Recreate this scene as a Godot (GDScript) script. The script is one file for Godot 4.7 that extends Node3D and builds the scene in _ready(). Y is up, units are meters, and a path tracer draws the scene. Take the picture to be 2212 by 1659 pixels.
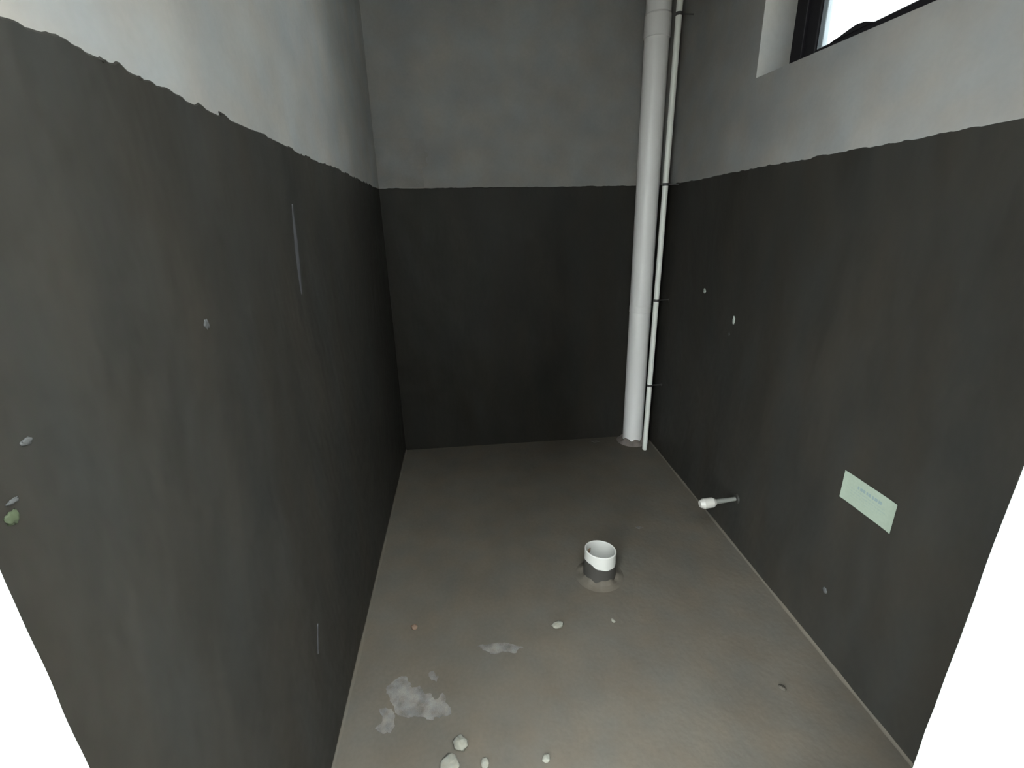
extends Node3D
# Narrow, unfinished wash closet: dark waterproof coating up to chest height, plaster above, drain pipes, a high window.
# x to the right along the back wall, y up, z towards the doorway. The back-left floor corner is the origin.

const ROOM_HEIGHT := 2.7
const RIGHT_X := 1.4315        # right wall at the back corner
const RIGHT_TURN := -0.01956   # the right wall closes in slightly towards the door
const DOOR_LEFT := 0.049
const DOOR_RIGHT := 0.84
const DOOR_HEAD := 2.1
const FRONT_IN := 2.25
const FRONT_OUT := 2.37

var M := {}
var used := {}

# ---------------------------------------------------------------- helpers
func numbered(n: String) -> String:
	if not used.has(n):
		used[n] = 0
		return n
	used[n] += 1
	return "%s_%03d" % [n, used[n]]

func begin() -> SurfaceTool:
	var st := SurfaceTool.new()
	st.begin(Mesh.PRIMITIVE_TRIANGLES)
	return st

func tri(st: SurfaceTool, a: Vector3, b: Vector3, c: Vector3, out: Vector3) -> void:
	# front faces run clockwise
	if (b - a).cross(c - a).dot(out) > 0.0:
		st.add_vertex(a); st.add_vertex(c); st.add_vertex(b)
	else:
		st.add_vertex(a); st.add_vertex(b); st.add_vertex(c)

func quad(st: SurfaceTool, a: Vector3, b: Vector3, c: Vector3, d: Vector3, out: Vector3) -> void:
	tri(st, a, b, c, out)
	tri(st, a, c, d, out)

func box(st: SurfaceTool, lo: Vector3, hi: Vector3, bevel := 0.0) -> void:
	st.set_smooth_group(-1)
	if bevel <= 0.0:
		var p := []
		for i in 8:
			p.append(Vector3(hi.x if i & 1 else lo.x, hi.y if i & 2 else lo.y, hi.z if i & 4 else lo.z))
		quad(st, p[0], p[2], p[6], p[4], Vector3.LEFT)
		quad(st, p[1], p[3], p[7], p[5], Vector3.RIGHT)
		quad(st, p[0], p[1], p[5], p[4], Vector3.DOWN)
		quad(st, p[2], p[3], p[7], p[6], Vector3.UP)
		quad(st, p[0], p[1], p[3], p[2], Vector3.FORWARD)
		quad(st, p[4], p[5], p[7], p[6], Vector3.BACK)
		return
	# chamfered box: hull of 24 points
	var b := bevel
	var c := (lo + hi) * 0.5
	var h := (hi - lo) * 0.5
	for ax in 3:
		for s in [-1.0, 1.0]:
			var u := (ax + 1) % 3
			var v := (ax + 2) % 3
			var pts := []
			for k in [[-1, -1], [1, -1], [1, 1], [-1, 1]]:
				var q := Vector3.ZERO
				q[ax] = s * h[ax]; q[u] = k[0] * (h[u] - b); q[v] = k[1] * (h[v] - b)
				pts.append(c + q)
			var n := Vector3.ZERO
			n[ax] = s
			quad(st, pts[0], pts[1], pts[2], pts[3], n)
	for ax in 3:
		var u := (ax + 1) % 3
		var v := (ax + 2) % 3
		for su in [-1.0, 1.0]:
			for sv in [-1.0, 1.0]:
				var pts := []
				for k in [[-1.0, 0], [1.0, 0], [1.0, 1], [-1.0, 1]]:
					var q := Vector3.ZERO
					q[ax] = k[0] * (h[ax] - b)
					q[u] = su * (h[u] - (b if k[1] else 0.0))
					q[v] = sv * (h[v] - (0.0 if k[1] else b))
					pts.append(c + q)
				var n := Vector3.ZERO
				n[u] = su; n[v] = sv
				quad(st, pts[0], pts[1], pts[2], pts[3], n)
	for sx in [-1.0, 1.0]:
		for sy in [-1.0, 1.0]:
			for sz in [-1.0, 1.0]:
				tri(st, c + Vector3(sx * h.x, sy * (h.y - b), sz * (h.z - b)), c + Vector3(sx * (h.x - b), sy * h.y, sz * (h.z - b)), c + Vector3(sx * (h.x - b), sy * (h.y - b), sz * h.z), Vector3(sx, sy, sz))

# a profile of (radius, height) turned round the y axis; smooth round the turn, creased at the profile's corners
func lathe(st: SurfaceTool, prof: Array, seg := 48, edge := "", nz: FastNoiseLite = null) -> void:
	for i in prof.size() - 1:
		st.set_smooth_group(i + 1)
		for k in seg:
			var a0 := TAU * k / seg
			var a1 := TAU * (k + 1) / seg
			var d0 := Vector3(cos(a0), 0, sin(a0))
			var d1 := Vector3(cos(a1), 0, sin(a1))
			var r0: float = prof[i][0]
			var r1: float = prof[i + 1][0]
			var y0: float = prof[i][1]
			var y1: float = prof[i + 1][1]
			var p00 := d0 * edge_reach(edge, r0, a0) + Vector3.UP * edge_height(edge, y0, a0, nz)
			var p01 := d1 * edge_reach(edge, r0, a1) + Vector3.UP * edge_height(edge, y0, a1, nz)
			var p10 := d0 * edge_reach(edge, r1, a0) + Vector3.UP * edge_height(edge, y1, a0, nz)
			var p11 := d1 * edge_reach(edge, r1, a1) + Vector3.UP * edge_height(edge, y1, a1, nz)
			# outward is to the right of the profile's direction
			var dir := Vector2(r1 - r0, y1 - y0)
			var out := (d0 + d1).normalized() * dir.y - Vector3.UP * dir.x
			if r0 > 1e-6: tri(st, p00, p01, p11, out)
			if r1 > 1e-6: tri(st, p00, p11, p10, out)

# a collar that stands against a wall stops at the wall, which lies 62 mm behind the axis
func edge_reach(edge: String, r: float, a: float) -> float:
	if edge == "wall_collar" and sin(a) < 0.0:
		return minf(r, 0.062 / maxf(-sin(a), 0.001))
	return r

# uneven edges of turned shapes: height y on the profile, at angle a
func edge_height(edge: String, y: float, a: float, nz: FastNoiseLite) -> float:
	var c := cos(a)
	var s := sin(a)
	if edge == "collar" or edge == "wall_collar":
		return maxf(0.0004, y * (1.0 + 0.8 * nz.get_noise_2d(c * 2.0, s * 2.0)))
	if edge == "cut" and y > 0.09:
		return y - 0.0045 * c + 0.003 * s
	if edge == "brushed" and y > 0.05:
		return y - 0.005 - 0.008 * c + 0.004 * sin(3.0 * a + 0.4) - 0.006 * maxf(0.0, s) + 0.006 * nz.get_noise_2d(c * 2.0, s * 2.0)
	return y

func done(st: SurfaceTool, called: String, mat: Material, parent: Node = null) -> MeshInstance3D:
	st.generate_normals()
	var o := MeshInstance3D.new()
	o.mesh = st.commit()
	o.material_override = mat
	o.cast_shadow = GeometryInstance3D.SHADOW_CASTING_SETTING_ON
	if parent == null:
		o.name = numbered(called)
		add_child(o)
	else:
		o.name = called
		parent.add_child(o, true)
	return o

func thing(called: String, at: Vector3, turn := 0.0) -> Node3D:
	var o := Node3D.new()
	o.name = numbered(called)
	add_child(o)
	o.position = at
	o.rotation.y = turn
	return o

func tag(o: Node, label: String, category: String, group := "", kind := "") -> void:
	o.set_meta("label", label)
	o.set_meta("category", category)
	if group: o.set_meta("group", group)
	if kind: o.set_meta("kind", kind)

func lin(r: float, g: float, b: float) -> Color:
	return Color(r, g, b).linear_to_srgb()

func noise(freq: float, sd: int, oct := 4) -> FastNoiseLite:
	var n := FastNoiseLite.new()
	n.noise_type = FastNoiseLite.TYPE_SIMPLEX_SMOOTH
	n.frequency = freq
	n.seed = sd
	n.fractal_octaves = oct
	return n

# a mottled colour texture round a linear base colour; two scales of noise, tone shifts a little warm and cool
func mottle(base: Vector3, coarse: float, fine: float, sd: int, size := 512) -> ImageTexture:
	var a := noise(0.008, sd, 5).get_seamless_image(size, size)
	var b := noise(0.12, sd + 1, 3).get_seamless_image(size, size)
	var c := noise(0.011, sd + 2, 3).get_seamless_image(size, size)
	var img := Image.create(size, size, true, Image.FORMAT_RGB8)
	for y in size:
		for x in size:
			var k := 1.0 + coarse * (a.get_pixel(x, y).r - 0.5) * 2.0 + fine * (b.get_pixel(x, y).r - 0.5) * 2.0
			var w := 0.05 * (c.get_pixel(x, y).r - 0.5) * 2.0
			img.set_pixel(x, y, lin(base.x * k * (1.0 + w), base.y * k, base.z * k * (1.0 - w)))
	img.generate_mipmaps()
	return ImageTexture.create_from_image(img)

func relief(freq: float, sd: int, strength: float, size := 512) -> ImageTexture:
	var img := noise(freq, sd, 4).get_seamless_image(size, size)
	img.convert(Image.FORMAT_RGBA8)
	img.bump_map_to_normal_map(strength)
	img.generate_mipmaps()
	return ImageTexture.create_from_image(img)

func surface(tex: Texture2D, rough: float, scale: Vector3, normal: Texture2D = null, nscale := 1.0, spec := 0.5) -> StandardMaterial3D:
	var m := StandardMaterial3D.new()
	m.albedo_texture = tex
	m.roughness = rough
	m.metallic_specular = spec
	m.uv1_triplanar = true
	m.uv1_world_triplanar = true
	m.uv1_scale = scale
	if normal:
		m.normal_enabled = true
		m.normal_texture = normal
		m.normal_scale = nscale
	return m

func plain(c: Color, rough: float, metal := 0.0, spec := 0.5) -> StandardMaterial3D:
	var m := StandardMaterial3D.new()
	m.albedo_color = c
	m.roughness = rough
	m.metallic = metal
	m.metallic_specular = spec
	return m

# the waterproof coating: a film 1.5 mm thick on a wall, its top edge brushed by hand
func coating(parent: Node3D, at: Vector3, along: Vector3, inward: Vector3, length: float, h0: float, h1: float, rag: float, sd: int) -> MeshInstance3D:
	var st := begin()
	var slow := noise(2.2, sd, 2)
	var fast := noise(15.0, sd + 7, 3)
	var n := int(length * 160)
	var t := inward * 0.0015
	var prev := []
	for i in n + 1:
		var u := length * i / n
		var bump: float = fast.get_noise_1d(u)
		var h: float = lerpf(h0, h1, u / length) + rag * (0.7 * slow.get_noise_1d(u) + 1.1 * maxf(bump, -0.15))
		var p := at + along * u
		var col := [p + t, p + t + Vector3.UP * 0.7, p + t + Vector3.UP * (h - 0.002), p + t * 0.3 + Vector3.UP * h, p + Vector3.UP * (h + 0.0005)]
		if i > 0:
			for k in 4:
				st.set_smooth_group(1 if k < 2 else 2)
				quad(st, prev[k], col[k], col[k + 1], prev[k + 1], inward + (Vector3.UP if k >= 2 else Vector3.ZERO))
		prev = col
	return done(st, "waterproof_coating", M.coat, parent)

func lump_point(i: int, k: int, rings: int, seg: int, nz: FastNoiseLite, rough: float) -> Vector3:
	var lat := PI * i / rings - PI / 2
	var lon := TAU * (k % seg) / seg
	var d := Vector3(cos(lat) * cos(lon), sin(lat), cos(lat) * sin(lon))
	return d * (1.0 + rough * nz.get_noise_3dv(d * 1.6))

# a lump of plaster, paint or stone: an uneven ellipsoid
func lump(st: SurfaceTool, c: Vector3, half: Vector3, sd: int, rough := 0.3, turn := 0.0) -> void:
	var nz := noise(0.9, sd, 2)
	var seg := 18
	var rings := 10
	var b := Basis(Vector3.UP, turn)
	st.set_smooth_group(1)
	for i in rings:
		for k in seg:
			var p: Vector3 = c + b * (lump_point(i, k, rings, seg, nz, rough) * half)
			var q: Vector3 = c + b * (lump_point(i, k + 1, rings, seg, nz, rough) * half)
			var r: Vector3 = c + b * (lump_point(i + 1, k + 1, rings, seg, nz, rough) * half)
			var s: Vector3 = c + b * (lump_point(i + 1, k, rings, seg, nz, rough) * half)
			var out := (p + r) * 0.5 - c
			if i > 0: tri(st, p, q, r, out)
			if i < rings - 1: tri(st, p, r, s, out)

func raised(p: Vector2, y: float) -> Vector3:
	return Vector3(p.x, y, p.y)

# a thin crust with a ragged outline lying on the floor; outline in (x, z)
func crust(st: SurfaceTool, outline: Array, thick: float, sd: int, rag := 0.006) -> void:
	var nz := noise(40.0, sd, 3)
	var poly := PackedVector2Array()
	for i in outline.size():
		var a := Vector2(outline[i][0], outline[i][1])
		var nxt: Array = outline[(i + 1) % outline.size()]
		var b := Vector2(nxt[0], nxt[1])
		var steps := maxi(2, int(a.distance_to(b) / 0.004))
		for k in steps:
			var p := a.lerp(b, float(k) / steps)
			poly.append(p + Vector2(nz.get_noise_2dv(p), nz.get_noise_2dv(p + Vector2(7, 3))) * rag)
	var idx := Geometry2D.triangulate_polygon(poly)
	st.set_smooth_group(-1)
	for i in range(0, idx.size(), 3):
		tri(st, raised(poly[idx[i]], thick), raised(poly[idx[i + 1]], thick), raised(poly[idx[i + 2]], thick), Vector3.UP)
	var mid := Vector2.ZERO
	for p in poly: mid += p / poly.size()
	for i in poly.size():
		var a := poly[i]
		var b := poly[(i + 1) % poly.size()]
		var out := Vector3((a + b).x * 0.5 - mid.x, 0.01, (a + b).y * 0.5 - mid.y)
		quad(st, raised(a, 0.0), raised(b, 0.0), raised(b, thick), raised(a, thick), out)

# a tube between two points
func tube(st: SurfaceTool, a: Vector3, b: Vector3, r0: float, r1: float, seg := 20, caps := true) -> void:
	var d := (b - a).normalized()
	var u := d.cross(Vector3.UP if absf(d.y) < 0.9 else Vector3.RIGHT).normalized()
	var v := d.cross(u)
	for k in seg:
		var a0 := TAU * k / seg
		var a1 := TAU * (k + 1) / seg
		var e0 := u * cos(a0) + v * sin(a0)
		var e1 := u * cos(a1) + v * sin(a1)
		st.set_smooth_group(1)
		quad(st, a + e0 * r0, a + e1 * r0, b + e1 * r1, b + e0 * r1, e0 + e1)
		if caps:
			st.set_smooth_group(2)
			tri(st, a, a + e0 * r0, a + e1 * r0, -d)
			tri(st, b, b + e0 * r1, b + e1 * r1, d)

# ---------------------------------------------------------------- scene
func _ready() -> void:
	setup_camera_and_sky()
	make_materials()
	build_room()
	build_window()
	build_outside()
	build_drain_pipe()
	build_riser_pipe()
	build_floor_stub()
	build_wall_outlet()
	build_paper_notice()
	build_marks()
	build_debris()

func setup_camera_and_sky() -> void:
	var yaw := 0.0957
	var pitch := -0.3325
	var roll := -0.0217
	var f := Vector3(sin(yaw) * cos(pitch), sin(pitch), -cos(yaw) * cos(pitch))
	var r := Vector3(cos(yaw), 0, sin(yaw))
	var u := r.cross(f)
	var r2 := r * cos(roll) + u * sin(roll)
	var u2 := u * cos(roll) - r * sin(roll)
	var cam := Camera3D.new()
	cam.name = "camera"
	cam.fov = 77.24
	cam.near = 0.02
	cam.transform = Transform3D(Basis(r2, u2, -f), Vector3(0.3821, 1.26, 2.5653))
	add_child(cam)
	cam.current = true

	var sm := ProceduralSkyMaterial.new()   # even overcast
	sm.sky_top_color = Color(0.945, 0.985, 0.995)
	sm.sky_horizon_color = Color(0.945, 0.985, 0.995)
	sm.ground_horizon_color = Color(0.6, 0.6, 0.58)
	sm.ground_bottom_color = Color(0.5, 0.5, 0.48)
	sm.sky_energy_multiplier = 1.0
	var sky := Sky.new()
	sky.sky_material = sm
	var env := Environment.new()
	env.background_mode = Environment.BG_SKY
	env.sky = sky
	env.tonemap_mode = Environment.TONE_MAPPER_LINEAR
	env.tonemap_exposure = 27.5
	env.sdfgi_enabled = true
	env.ssao_enabled = true
	env.ssil_enabled = true
	var we := WorldEnvironment.new()
	we.name = "world_environment"
	we.environment = env
	add_child(we)

func make_materials() -> void:
	var grain := relief(0.05, 11, 3.0)
	var wavy := relief(0.012, 12, 8.0)
	M.plaster = surface(mottle(Vector3(0.216, 0.208, 0.195), 0.10, 0.03, 1), 0.9, Vector3(0.9, 0.9, 0.9), grain, 0.08, 0.2)
	M.patch = surface(mottle(Vector3(0.198, 0.190, 0.177), 0.14, 0.04, 2), 0.9, Vector3(1.3, 1.3, 1.3), grain, 0.25, 0.3)
	M.coat = surface(mottle(Vector3(0.0248, 0.0229, 0.0194), 0.16, 0.06, 3), 0.5, Vector3(0.9, 0.35, 0.9), wavy, 0.22, 0.26)
	M.floor = surface(mottle(Vector3(0.090, 0.0785, 0.063), 0.09, 0.06, 4), 0.62, Vector3(1.1, 1.1, 1.1), grain, 0.12, 0.25)
	M.crust = surface(mottle(Vector3(0.130, 0.120, 0.108), 0.34, 0.16, 5), 0.95, Vector3(5, 5, 5), grain, 0.6, 0.2)
	M.facade = surface(mottle(Vector3(0.80, 0.81, 0.80), 0.04, 0.02, 6), 0.9, Vector3(0.8, 0.8, 0.8), grain, 0.2, 0.3)
	M.concrete = surface(mottle(Vector3(0.27, 0.262, 0.25), 0.15, 0.05, 7), 0.95, Vector3(0.4, 0.4, 0.4), grain, 0.4, 0.2)
	M.pvc = plain(lin(0.74, 0.718, 0.695), 0.38)
	M.pvc_thin = plain(lin(0.69, 0.695, 0.635), 0.42)
	M.dull_tube = plain(lin(0.13, 0.13, 0.115), 0.6)
	M.dull_cap = plain(lin(0.38, 0.36, 0.325), 0.5)
	M.grey_coat = plain(lin(0.047, 0.043, 0.038), 0.6, 0.0, 0.3)
	M.pvc_stub = plain(lin(0.50, 0.49, 0.455), 0.45)
	M.clip = plain(lin(0.05, 0.047, 0.045), 0.6)
	M.collar = surface(mottle(Vector3(0.17, 0.145, 0.13), 0.2, 0.1, 8), 0.9, Vector3(6, 6, 6), grain, 0.6, 0.3)
	M.frame = plain(lin(0.011, 0.010, 0.012), 0.5, 0.0, 0.25)
	M.lit_bead = plain(lin(0.22, 0.25, 0.27), 0.5)  # paler than the frame: daylight on the bead is put into its colour
	M.white_crumb = surface(mottle(Vector3(0.185, 0.178, 0.146), 0.2, 0.1, 9), 0.95, Vector3(8, 8, 8))
	M.grey_fleck = plain(lin(0.045, 0.045, 0.043), 0.8)
	M.pale_fleck = plain(lin(0.26, 0.28, 0.25), 0.8)
	M.green_fleck = plain(lin(0.036, 0.046, 0.02), 0.8)
	M.rust = plain(lin(0.17, 0.11, 0.075), 0.85)
	M.dark_stone = plain(lin(0.045, 0.038, 0.028), 0.9)
	M.stub_bottom = plain(lin(0.05, 0.042, 0.035), 0.8)
	var g := StandardMaterial3D.new()
	g.albedo_color = Color(0.95, 0.98, 1.0, 0.06)
	g.transparency = BaseMaterial3D.TRANSPARENCY_ALPHA
	g.roughness = 0.03
	M.glass = g

func build_room() -> void:
	var H := ROOM_HEIGHT
	var st := begin()
	box(st, Vector3(-0.15, -0.14, -0.15), Vector3(1.6, 0, FRONT_OUT))
	var floor_node := done(st, "floor", M.floor)
	tag(floor_node, "bare brown-grey cement floor with plaster smears", "floor", "", "structure")
	st = begin()
	box(st, Vector3(-0.15, H, -0.15), Vector3(1.65, H + 0.15, FRONT_OUT))
	var ceil_node := done(st, "ceiling", M.plaster)
	tag(ceil_node, "grey plastered ceiling slab over the closet", "ceiling", "", "structure")

	st = begin()
	box(st, Vector3(-0.15, 0, -0.15), Vector3(0, H, FRONT_IN))
	var wl := done(st, "wall_left", M.plaster)
	tag(wl, "grey plaster wall with dark coating below, facing the window", "wall", "", "structure")
	coating(wl, Vector3(0, 0, 0), Vector3.BACK, Vector3.RIGHT, FRONT_IN, 1.407, 1.437, 0.0095, 21)

	st = begin()
	box(st, Vector3(0, 0, -0.15), Vector3(1.65, H, 0))
	var wb := done(st, "wall_back", M.plaster)
	tag(wb, "grey plaster end wall with dark coating below, behind the pipes", "wall", "", "structure")
	coating(wb, Vector3(0, 0, 0), Vector3.RIGHT, Vector3.BACK, 1.431, 1.407, 1.401, 0.004, 22)

	var wr := thing("wall_right", Vector3(RIGHT_X, 0, 0), RIGHT_TURN)
	tag(wr, "grey plaster wall with a high window and dark coating below", "wall", "", "structure")
	st = begin()
	box(st, Vector3(0, 0, 0), Vector3(0.2, H, 0.765))
	box(st, Vector3(0, 0, 0.765), Vector3(0.2, 1.657, 2.0))
	sill_wedge(st, 0.765, 2.0, 1.657, 1.695)
	box(st, Vector3(0, 2.5, 0.765), Vector3(0.2, H, 2.0))
	box(st, Vector3(0, 0, 2.0), Vector3(0.2, H, FRONT_IN + 0.02))
	done(st, "plaster_wall", M.plaster, wr)
	coating(wr, Vector3(0, 0, 0), Vector3.BACK, Vector3.LEFT, FRONT_IN, 1.399, 1.414, 0.005, 23)

	# front wall with the doorway; it runs on past the room, its unseen right run lengthened to shade the window
	var wf := thing("wall_front", Vector3.ZERO)
	tag(wf, "white outside wall with the open doorway into the closet", "wall", "", "structure")
	st = begin()
	box(st, Vector3(-4, DOOR_HEAD, FRONT_IN), Vector3(9, 4.0, FRONT_OUT))
	var nz := noise(6.0, 31, 3)
	for side in [0, 1]:
		var prev := []
		var n := 140
		for i in n + 1:
			var y := -0.12 + (DOOR_HEAD + 0.12) * i / n
			var e: float = (DOOR_LEFT if side == 0 else DOOR_RIGHT) + 0.0022 * nz.get_noise_2d(y, side * 50.0)
			var far: float = -4.0 if side == 0 else 9.0
			var s := 1.0 if side == 0 else -1.0
			var row := [Vector3(far, y, FRONT_IN), Vector3(e - s * 0.004, y, FRONT_IN), Vector3(e, y, FRONT_IN + 0.004), Vector3(e, y, FRONT_OUT - 0.006), Vector3(e - s * 0.006, y, FRONT_OUT), Vector3(far, y, FRONT_OUT)]
			var outs := [Vector3.FORWARD, Vector3(s, 0, -1), Vector3(s, 0, 0), Vector3(s, 0, 1), Vector3.BACK]
			if i > 0:
				for k in 5:
					st.set_smooth_group(k + 1)
					quad(st, prev[k], row[k], row[k + 1], prev[k + 1], outs[k])
			prev = row
	done(st, "rendered_wall", M.facade, wf)
	coating(wf, Vector3(DOOR_RIGHT + 0.006, 0, FRONT_IN), Vector3.RIGHT, Vector3.FORWARD, 0.54, 1.41, 1.41, 0.004, 24)

	# a thin cement bead where the floor meets the side walls
	for k in 2:
		st = begin()
		var nf := noise(3.0, 41 + k, 2)
		var prev := []
		var n := 120
		for i in n + 1:
			var z := FRONT_IN * i / n
			var w: float = 0.0055 + 0.003 * nf.get_noise_1d(z * 2.0)
			var x0 := 0.0015 if k == 0 else RIGHT_X - 0.01956 * z - 0.0015
			var s := 1.0 if k == 0 else -1.0
			var row := [Vector3(x0, w * 1.1, z), Vector3(x0 + s * w * 0.35, w * 0.45, z), Vector3(x0 + s * w * 1.3, 0.0003, z)]
			if i > 0:
				st.set_smooth_group(1)
				for j in 2: quad(st, prev[j], row[j], row[j + 1], prev[j + 1], Vector3(s, 1, 0))
			prev = row
		done(st, "cement_bead", M.floor, floor_node)

	# thin patch, a little darker than the plaster, left of the middle of the end wall, above the coating
	st = begin()
	var pp := noise(9.0, 51, 2)
	var prevp := []
	for i in 41:
		var y := 1.412 + 0.215 * i / 40
		var e: float = 0.215 + 0.018 * pp.get_noise_1d(y * 3.0) + (0.02 if y > 1.5 else 0.0)
		var row := [Vector3(0.001, y, 0.0012), Vector3(e, y, 0.0012), Vector3(e + 0.006, y, 0.0001)]
		if i > 0:
			st.set_smooth_group(1)
			for j in 2: quad(st, prevp[j], row[j], row[j + 1], prevp[j + 1], Vector3.BACK)
		prevp = row
	done(st, "darker_patch", M.patch, wb)

# the plastered sill under the window runs out of level: higher at its far end
func sill_wedge(st: SurfaceTool, za: float, zb: float, yb: float, ya: float) -> void:
	st.set_smooth_group(-1)
	var w := 0.2
	quad(st, Vector3(0, yb, za), Vector3(w, yb, za), Vector3(w, ya, za), Vector3(0, ya, za), Vector3.FORWARD)
	quad(st, Vector3(0, ya, za), Vector3(w, ya, za), Vector3(w, yb, zb), Vector3(0, yb, zb), Vector3.UP)
	tri(st, Vector3(0, yb, za), Vector3(0, ya, za), Vector3(0, yb, zb), Vector3.LEFT)
	tri(st, Vector3(w, yb, za), Vector3(w, ya, za), Vector3(w, yb, zb), Vector3.RIGHT)

func build_window() -> void:
	# in the right wall's own axes: local z runs along the wall, local x out through it
	var w := thing("window_1", Vector3(RIGHT_X, 0, 0), RIGHT_TURN)
	tag(w, "small high window with a dark frame in the right wall", "window", "", "structure")
	var z0 := 0.765
	var z1 := 2.0
	var y0 := 1.697
	var y1 := 2.5
	var st := begin()
	box(st, Vector3(0.11, y0, z0), Vector3(0.17, y1, z0 + 0.06), 0.002)
	box(st, Vector3(0.11, y0, z1 - 0.06), Vector3(0.17, y1, z1), 0.002)
	box(st, Vector3(0.11, y0 - 0.037, z0 + 0.06), Vector3(0.17, y0 + 0.022, z1 - 0.06), 0.002)
	box(st, Vector3(0.11, y1 - 0.06, z0 + 0.06), Vector3(0.17, y1, z1 - 0.06), 0.002)
	done(st, "frame", M.frame, w)
	st = begin()
	var a := z0 + 0.061
	var b := z1 - 0.061
	var c := y0 + 0.023
	var glass_foot := 1.744
	var d := y1 - 0.061
	box(st, Vector3(0.118, c, a), Vector3(0.158, d, a + 0.056), 0.003)
	box(st, Vector3(0.118, c, b - 0.056), Vector3(0.158, d, b), 0.003)
	box(st, Vector3(0.118, c, a + 0.056), Vector3(0.158, glass_foot, b - 0.056), 0.003)
	box(st, Vector3(0.118, d - 0.07, a + 0.056), Vector3(0.158, d, b - 0.056), 0.003)
	var sash := done(st, "sash", M.frame, w)
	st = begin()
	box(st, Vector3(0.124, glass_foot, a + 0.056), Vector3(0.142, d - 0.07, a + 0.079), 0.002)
	done(st, "glazing_bead", M.lit_bead, sash)
	st = begin()
	box(st, Vector3(0.136, glass_foot - 0.001, a + 0.055), Vector3(0.141, d - 0.069, b - 0.055))
	done(st, "pane", M.glass, sash)
	st = begin()
	var hl := [[0.95, 0.0], [0.99, 0.005], [1.03, 0.012], [1.056, 0.015], [1.087, 0.011], [1.12, 0.0]]
	for i in hl.size() - 1:
		var p: Array = hl[i]
		var q: Array = hl[i + 1]
		var yb := glass_foot - 0.0005
		st.set_smooth_group(-1)
		quad(st, Vector3(0.118, yb, p[0]), Vector3(0.118, yb, q[0]), Vector3(0.118, yb + q[1], q[0]), Vector3(0.118, yb + p[1], p[0]), Vector3.LEFT)
		quad(st, Vector3(0.134, yb, p[0]), Vector3(0.134, yb, q[0]), Vector3(0.134, yb + q[1], q[0]), Vector3(0.134, yb + p[1], p[0]), Vector3.RIGHT)
		quad(st, Vector3(0.118, yb + p[1], p[0]), Vector3(0.118, yb + q[1], q[0]), Vector3(0.134, yb + q[1], q[0]), Vector3(0.134, yb + p[1], p[0]), Vector3.UP)
	done(st, "latch", M.frame, sash)

func build_outside() -> void:
	var st := begin()
	box(st, Vector3(-12, -0.4, -10), Vector3(14, -0.12, 5.2))
	var g := done(st, "ground", M.concrete)
	tag(g, "grey concrete ground outside the doorway", "ground", "", "structure")
	st = begin()
	box(st, Vector3(-0.85, -0.12, 4.9), Vector3(10, 3.9, 5.15))  # unseen wall; height and left end shaped for the light that reaches indoors
	var o := done(st, "shade_wall_opposite", M.concrete)
	tag(o, "unseen grey wall across from the doorway, shaped to shade the room", "wall", "", "structure")
	st = begin()
	box(st, Vector3(1.65, -0.12, 0.45), Vector3(8.5, 4.0, 0.65))  # unseen wall added to limit the light coming in at the window
	var n := done(st, "shade_wall_window", M.facade)
	tag(n, "unseen white wall outside the high window, added to narrow its light", "wall", "", "structure")

func build_drain_pipe() -> void:
	var r := 0.056
	var t := thing("drain_pipe", Vector3(1.330, 0, 0.0645))
	t.rotation.z = 0.0055
	tag(t, "thick white plastic drain pipe standing in the corner by the window", "pipe")
	var st := begin()
	lathe(st, [[r, 0.003], [r, 0.765]], 56)
	done(st, "lower_length", M.pvc, t)
	st = begin()
	lathe(st, [[r, 0.765], [r + 0.0012, 0.767], [r + 0.0012, 0.80], [r, 0.803], [r, 2.02]], 56)
	done(st, "middle_length", M.pvc, t)
	st = begin()
	lathe(st, [[r, 2.018], [r + 0.0035, 2.02], [r + 0.0035, 2.105], [r + 0.0005, 2.112], [r + 0.0005, ROOM_HEIGHT - 0.001]], 56)
	done(st, "upper_length", M.pvc, t)
	st = begin()
	var nz := noise(0.45, 61, 2)
	lathe(st, [[r + 0.034, 0.0], [r + 0.02, 0.012], [r + 0.004, 0.022], [r - 0.002, 0.026]], 72, "wall_collar", nz)
	done(st, "cement_collar", M.collar, t).set_meta("label", "rough brown cement collar at the foot")

func build_riser_pipe() -> void:
	var r := 0.0135
	var t := thing("riser_pipe", Vector3(1.359, 0, 0.19))
	t.rotation.z = -0.002
	tag(t, "thin white riser pipe clipped beside the thick drain pipe", "pipe")
	var ys := [0.387, 0.847, 1.395, 2.071]
	var st := begin()
	lathe(st, [[0.0, 0.0005], [r - 0.002, 0.0005], [r, 0.003], [r, ROOM_HEIGHT - 0.001]], 28)
	done(st, "tube", M.pvc_thin, t)
	for y in ys:
		st = begin()
		lathe(st, [[r - 0.001, y - 0.007], [r + 0.0015, y - 0.006], [r + 0.0015, y + 0.006], [r - 0.001, y + 0.007]], 28)
		var reach: float = RIGHT_X - 0.01956 * 0.19 - 0.002 - 1.359 + 0.002 * y
		tube(st, Vector3(r, y, 0), Vector3(reach, y, 0), 0.0028, 0.0028, 12)
		tube(st, Vector3(reach - 0.004, y, 0), Vector3(reach, y, 0), 0.008, 0.008, 16)
		done(st, "clip", M.clip, t)

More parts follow.
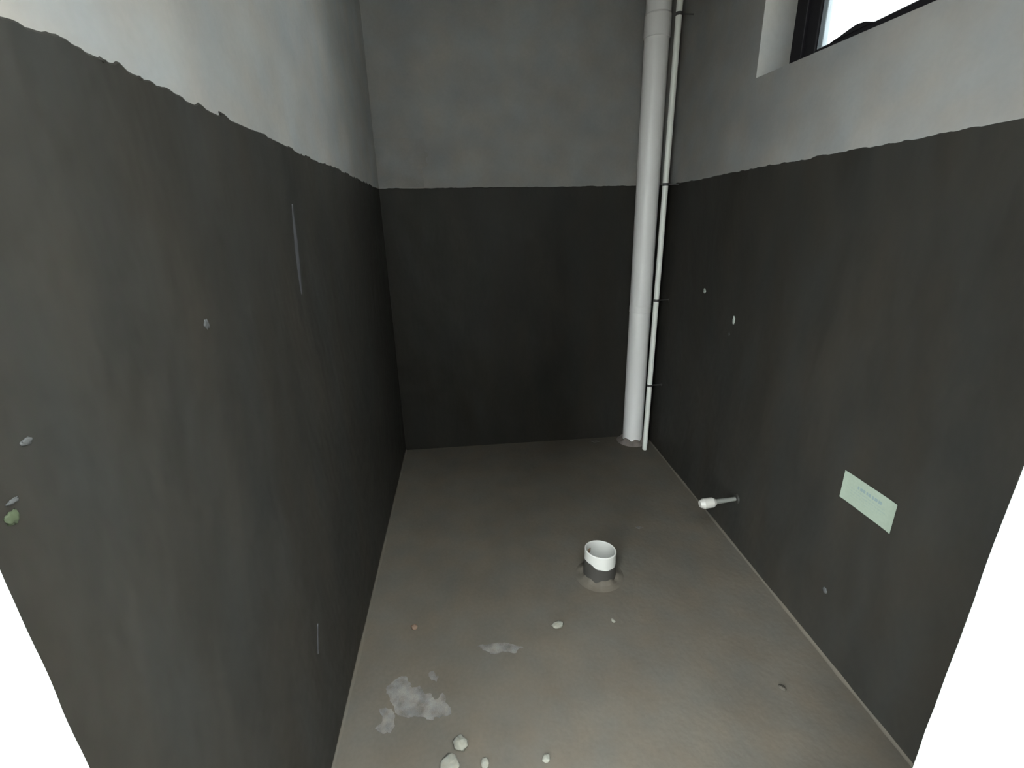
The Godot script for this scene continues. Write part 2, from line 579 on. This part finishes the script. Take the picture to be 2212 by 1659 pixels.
func build_floor_stub() -> void:
	var t := thing("floor_pipe_stub", Vector3(0.8285, 0, 1.147))
	tag(t, "short white open pipe stub sticking up out of the floor", "pipe stub")
	var r := 0.057
	var st := begin()
	lathe(st, [[r, 0.0], [r, 0.1135], [r - 0.0015, 0.115], [r - 0.004, 0.115], [r - 0.005, 0.1135], [r - 0.005, 0.012]], 56, "cut")
	done(st, "tube", M.pvc_stub, t)
	st = begin()
	lathe(st, [[r - 0.0045, 0.013], [0.0, 0.011]], 40)
	done(st, "bottom_disc", M.stub_bottom, t)  # dark disc closing the inner bottom of the tube
	# the floor's coating brushed up round the stub, its edge uneven
	var nz := noise(0.5, 71, 2)
	st = begin()
	lathe(st, [[r + 0.0018, 0.0], [r + 0.0018, 0.077], [r - 0.0005, 0.079]], 56, "brushed", nz)
	done(st, "coating_band", M.grey_coat, t).set_meta("label", "dark coating brushed round the foot of the stub")
	st = begin()
	lathe(st, [[r + 0.032, 0.0002], [r + 0.024, 0.0035], [r + 0.014, 0.008], [r + 0.006, 0.014], [r, 0.02]], 64, "collar", nz)
	done(st, "cement_collar", M.floor, t)
	st = begin()
	lump(st, Vector3(-0.031, 0.080, -0.041), Vector3(0.009, 0.010, 0.003), 72, 0.5, 0.65)
	done(st, "rust_stain", M.rust, t).set_meta("label", "brown stain inside the rim")

func build_wall_outlet() -> void:
	var t := thing("water_outlet", Vector3(1.4103, 0.196, 1.019))
	tag(t, "capped white water outlet jutting from the wall near the floor", "water outlet")
	var st := begin()
	tube(st, Vector3(0, 0, 0), Vector3(-0.10, -0.008, 0.0), 0.008, 0.0105, 20)
	done(st, "tube", M.dull_tube, t)
	st = begin()
	tube(st, Vector3(-0.086, -0.0065, 0), Vector3(-0.098, -0.008, 0), 0.012, 0.020, 20)
	tube(st, Vector3(-0.098, -0.008, 0), Vector3(-0.135, -0.011, 0), 0.020, 0.021, 20)
	tube(st, Vector3(-0.135, -0.011, 0), Vector3(-0.150, -0.012, 0), 0.021, 0.013, 20)
	done(st, "cap", M.dull_cap, t)
	st = begin()
	tube(st, Vector3(0.0, 0, 0), Vector3(-0.006, 0, 0), 0.022, 0.018, 20)
	done(st, "wall_flange", M.coat, t)

func paper_curl(u: float) -> float:
	return -0.0012 - 0.002 * pow(maxf(0.0, (u - 0.82) / 0.18), 2.0) - 0.0012 * pow(maxf(0.0, (0.12 - u) / 0.12), 2.0)

func build_paper_notice() -> void:
	var w := 0.171
	var h := 0.0825
	var iw := 512
	var ih := 248
	var img := Image.create(iw, ih, true, Image.FORMAT_RGB8)
	var fibre := noise(0.03, 81, 4)
	var fine := noise(0.3, 82, 2)
	for y in ih:
		for x in iw:
			var k := 1.0 + 0.05 * fibre.get_noise_2d(x, y) + 0.03 * fine.get_noise_2d(x, y)
			img.set_pixel(x, y, lin(0.225 * k, 0.262 * k, 0.208 * k))
	# faded printed lines, too worn to read: a pale blue-grey heading and rows of broken strokes
	var rng := RandomNumberGenerator.new()
	rng.seed = 83
	for row in [[60, 26, 150, 390, 0.6], [104, 10, 90, 420, 0.24], [128, 10, 90, 430, 0.2], [152, 10, 90, 400, 0.13], [176, 9, 90, 350, 0.10]]:
		var x: int = row[2]
		while x < row[3]:
			var ln := rng.randi_range(8, 30)
			for yy in range(row[0], row[0] + row[1]):
				for xx in range(x, mini(x + ln, row[3])):
					var c := img.get_pixel(xx, yy)
					img.set_pixel(xx, yy, c.lerp(Color(0.32, 0.40, 0.48), row[4] * (0.7 + 0.6 * fine.get_noise_2d(xx * 0.4, yy * 2.0))))
			x += ln + rng.randi_range(4, 12)
	img.generate_mipmaps()
	var m := StandardMaterial3D.new()
	m.albedo_texture = ImageTexture.create_from_image(img)
	m.roughness = 0.75
	var st := begin()
	st.set_smooth_group(-1)
	# local z along the wall; seen from the room the text runs from the far edge to the near edge
	var n := 12
	for i in n:
		var u0 := float(i) / n
		var u1 := float(i + 1) / n
		for v in [[Vector2(u0, 0), Vector2(u0, 1), Vector2(u1, 1)], [Vector2(u0, 0), Vector2(u1, 1), Vector2(u1, 0)]]:
			var ps := []
			for q in v: ps.append(Vector3(paper_curl(q.x), (0.5 - q.y) * h, (q.x - 0.5) * w))
			var ord := [0, 1, 2] if (ps[1] - ps[0]).cross(ps[2] - ps[0]).dot(Vector3.LEFT) < 0.0 else [0, 2, 1]
			for k in ord:
				st.set_uv(v[k])
				st.add_vertex(ps[k])
	var o := done(st, "paper_notice", m)
	var z := 1.5805
	o.transform = Transform3D(Basis(Vector3.UP, RIGHT_TURN), Vector3(RIGHT_X - 0.01956 * z - 0.0017, 0.5465, z))
	tag(o, "small pale green paper notice stuck on the dark coating", "notice")

func build_marks() -> void:
	var wl := get_node("wall_left")
	var wr := get_node("wall_right")
	# flecks on the left wall: y, z, half sizes, material
	for f in [[1.121, 1.822, 0.007, 0.007, "grey_fleck"], [1.087, 2.150, 0.003, 0.006, "grey_fleck"], [1.047, 2.18, 0.002, 0.006, "grey_fleck"], [1.035, 2.185, 0.006, 0.006, "green_fleck"]]:
		var st := begin()
		lump(st, Vector3(0.002, f[0], f[1]), Vector3(0.0015, f[2], f[3]), int(f[1] * 1000), 0.5)
		done(st, "plaster_fleck", M[f[4]], wl)
	for s in [[Vector3(0.002, 1.30, 1.342), Vector3(0.002, 1.10, 1.378), 0.014], [Vector3(0.002, 0.372, 1.641), Vector3(0.002, 0.312, 1.671), 0.004]]:
		var st := begin()
		st.set_smooth_group(1)
		var n := 16
		var prev := []
		for i in n + 1:
			var t := float(i) / n
			var c: Vector3 = s[0].lerp(s[1], t)
			var w: float = s[2] * pow(sin(PI * clampf(t * 0.96 + 0.02, 0, 1)), 0.7)
			var row := [c + Vector3(-0.0008, 0, -w), c + Vector3(0.0012, 0, 0), c + Vector3(-0.0008, 0, w)]
			if i > 0:
				for k in 2: quad(st, prev[k], row[k], row[k + 1], prev[k + 1], Vector3.RIGHT)
			prev = row
		done(st, "pale_streak", plain(lin(0.042, 0.041, 0.044), 0.6), wl)  # thin raised streaks, paler than the coating
	# dabs of the coating that missed its edge
	for f in [[1.432, 1.63, 0.003, 0.006], [1.431, 1.842, 0.003, 0.007], [1.4325, 1.907, 0.003, 0.007]]:
		var st := begin()
		lump(st, Vector3(0.0005, f[0], f[1]), Vector3(0.0015, f[2], f[3]), int(f[1] * 1000), 0.7)
		done(st, "coating_dab", M.coat, wl)
	# flecks on the right wall, in its own axes: y, z, half sizes, material
	for f in [[0.946, 0.567, 0.010, 0.012, "pale_fleck"], [0.869, 0.829, 0.015, 0.008, "pale_fleck"], [0.810, 0.809, 0.006, 0.005, "grey_fleck"], [0.199, 1.518, 0.010, 0.008, "grey_fleck"]]:
		var st := begin()
		lump(st, Vector3(-0.002, f[0], f[1]), Vector3(0.003 if f[4] == "pale_fleck" else 0.0015, f[2], f[3]), int(f[1] * 1000), 0.5)
		done(st, "plaster_fleck", M[f[4]], wr)
	# smears of dried plaster on the floor
	var fl := get_node("floor")
	var smears := [
		[[0.102, 1.519], [0.133, 1.487], [0.159, 1.49], [0.176, 1.524], [0.197, 1.523], [0.213, 1.544], [0.249, 1.571], [0.266, 1.55], [0.276, 1.582], [0.288, 1.601], [0.285, 1.618], [0.238, 1.625], [0.184, 1.612], [0.167, 1.61], [0.147, 1.607], [0.135, 1.586], [0.117, 1.555]],
		[[0.093, 1.578], [0.128, 1.586], [0.138, 1.601], [0.141, 1.635], [0.133, 1.652], [0.104, 1.647], [0.092, 1.633], [0.109, 1.615]],
		[[0.37, 1.406], [0.418, 1.403], [0.457, 1.405], [0.51, 1.428], [0.481, 1.445], [0.435, 1.437], [0.407, 1.447], [0.393, 1.43]],
		[[0.22, 1.485], [0.234, 1.481], [0.25, 1.501], [0.247, 1.517], [0.232, 1.511]],
		[[1.062, 0.884], [1.08, 0.88], [1.09, 0.893], [1.07, 0.9]],
		[[1.085, 0.04], [1.12, 0.035], [1.135, 0.055], [1.10, 0.062]]]
	for i in smears.size():
		var st := begin()
		crust(st, smears[i], 0.0012, 90 + i, 0.007 if i < 4 else 0.003)
		done(st, "plaster_smear", M.crust, fl)

func build_debris() -> void:
	var list := [
		["plaster_crumb", Vector3(0.631, 0, 1.36), Vector3(0.019, 0.007, 0.014), 0.3, "white_crumb", "pale plaster crumb on the floor in front of the pipe stub", "crumb"],
		["plaster_crumb", Vector3(0.314, 0, 1.702), Vector3(0.017, 0.011, 0.020), 0.6, "white_crumb", "largest white plaster crumb, beside the big plaster smear", "crumb"],
		["plaster_crumb", Vector3(0.287, 0, 1.748), Vector3(0.026, 0.006, 0.022), 1.1, "white_crumb", "flat wide plaster crumb next to the largest white crumb", "crumb"],
		["plaster_crumb", Vector3(0.374, 0, 1.752), Vector3(0.010, 0.004, 0.014), 0.2, "white_crumb", "thin sliver of plaster between two pale crumbs near the doorway", "crumb"],
		["plaster_crumb", Vector3(0.524, 0, 1.759), Vector3(0.011, 0.005, 0.009), 0.9, "white_crumb", "small plaster crumb lying alone in the middle of the floor by the doorway", "crumb"],
		["plaster_crumb", Vector3(0.815, 0, 1.364), Vector3(0.006, 0.003, 0.009), 0.4, "white_crumb", "tiny plaster crumb on the floor just in front of the stub's collar", "crumb"],
		["brick_crumb", Vector3(0.164, 0, 1.309), Vector3(0.010, 0.003, 0.012), 0.4, "rust", "small reddish brick crumb by the left wall beyond the plaster smear", "crumb"],
		["pebble", Vector3(1.21, 0, 1.653), Vector3(0.008, 0.005, 0.010), 0.5, "dark_stone", "small dark pebble lying alone near the right wall", "pebble"]]
	for i in list.size():
		var d: Array = list[i]
		var st := begin()
		lump(st, Vector3(0, d[2].y * 0.75, 0), d[2], 200 + i * 7, 0.32, d[3])
		var o := done(st, d[0], M[d[4]])
		o.position = d[1]
		tag(o, d[5], d[6])
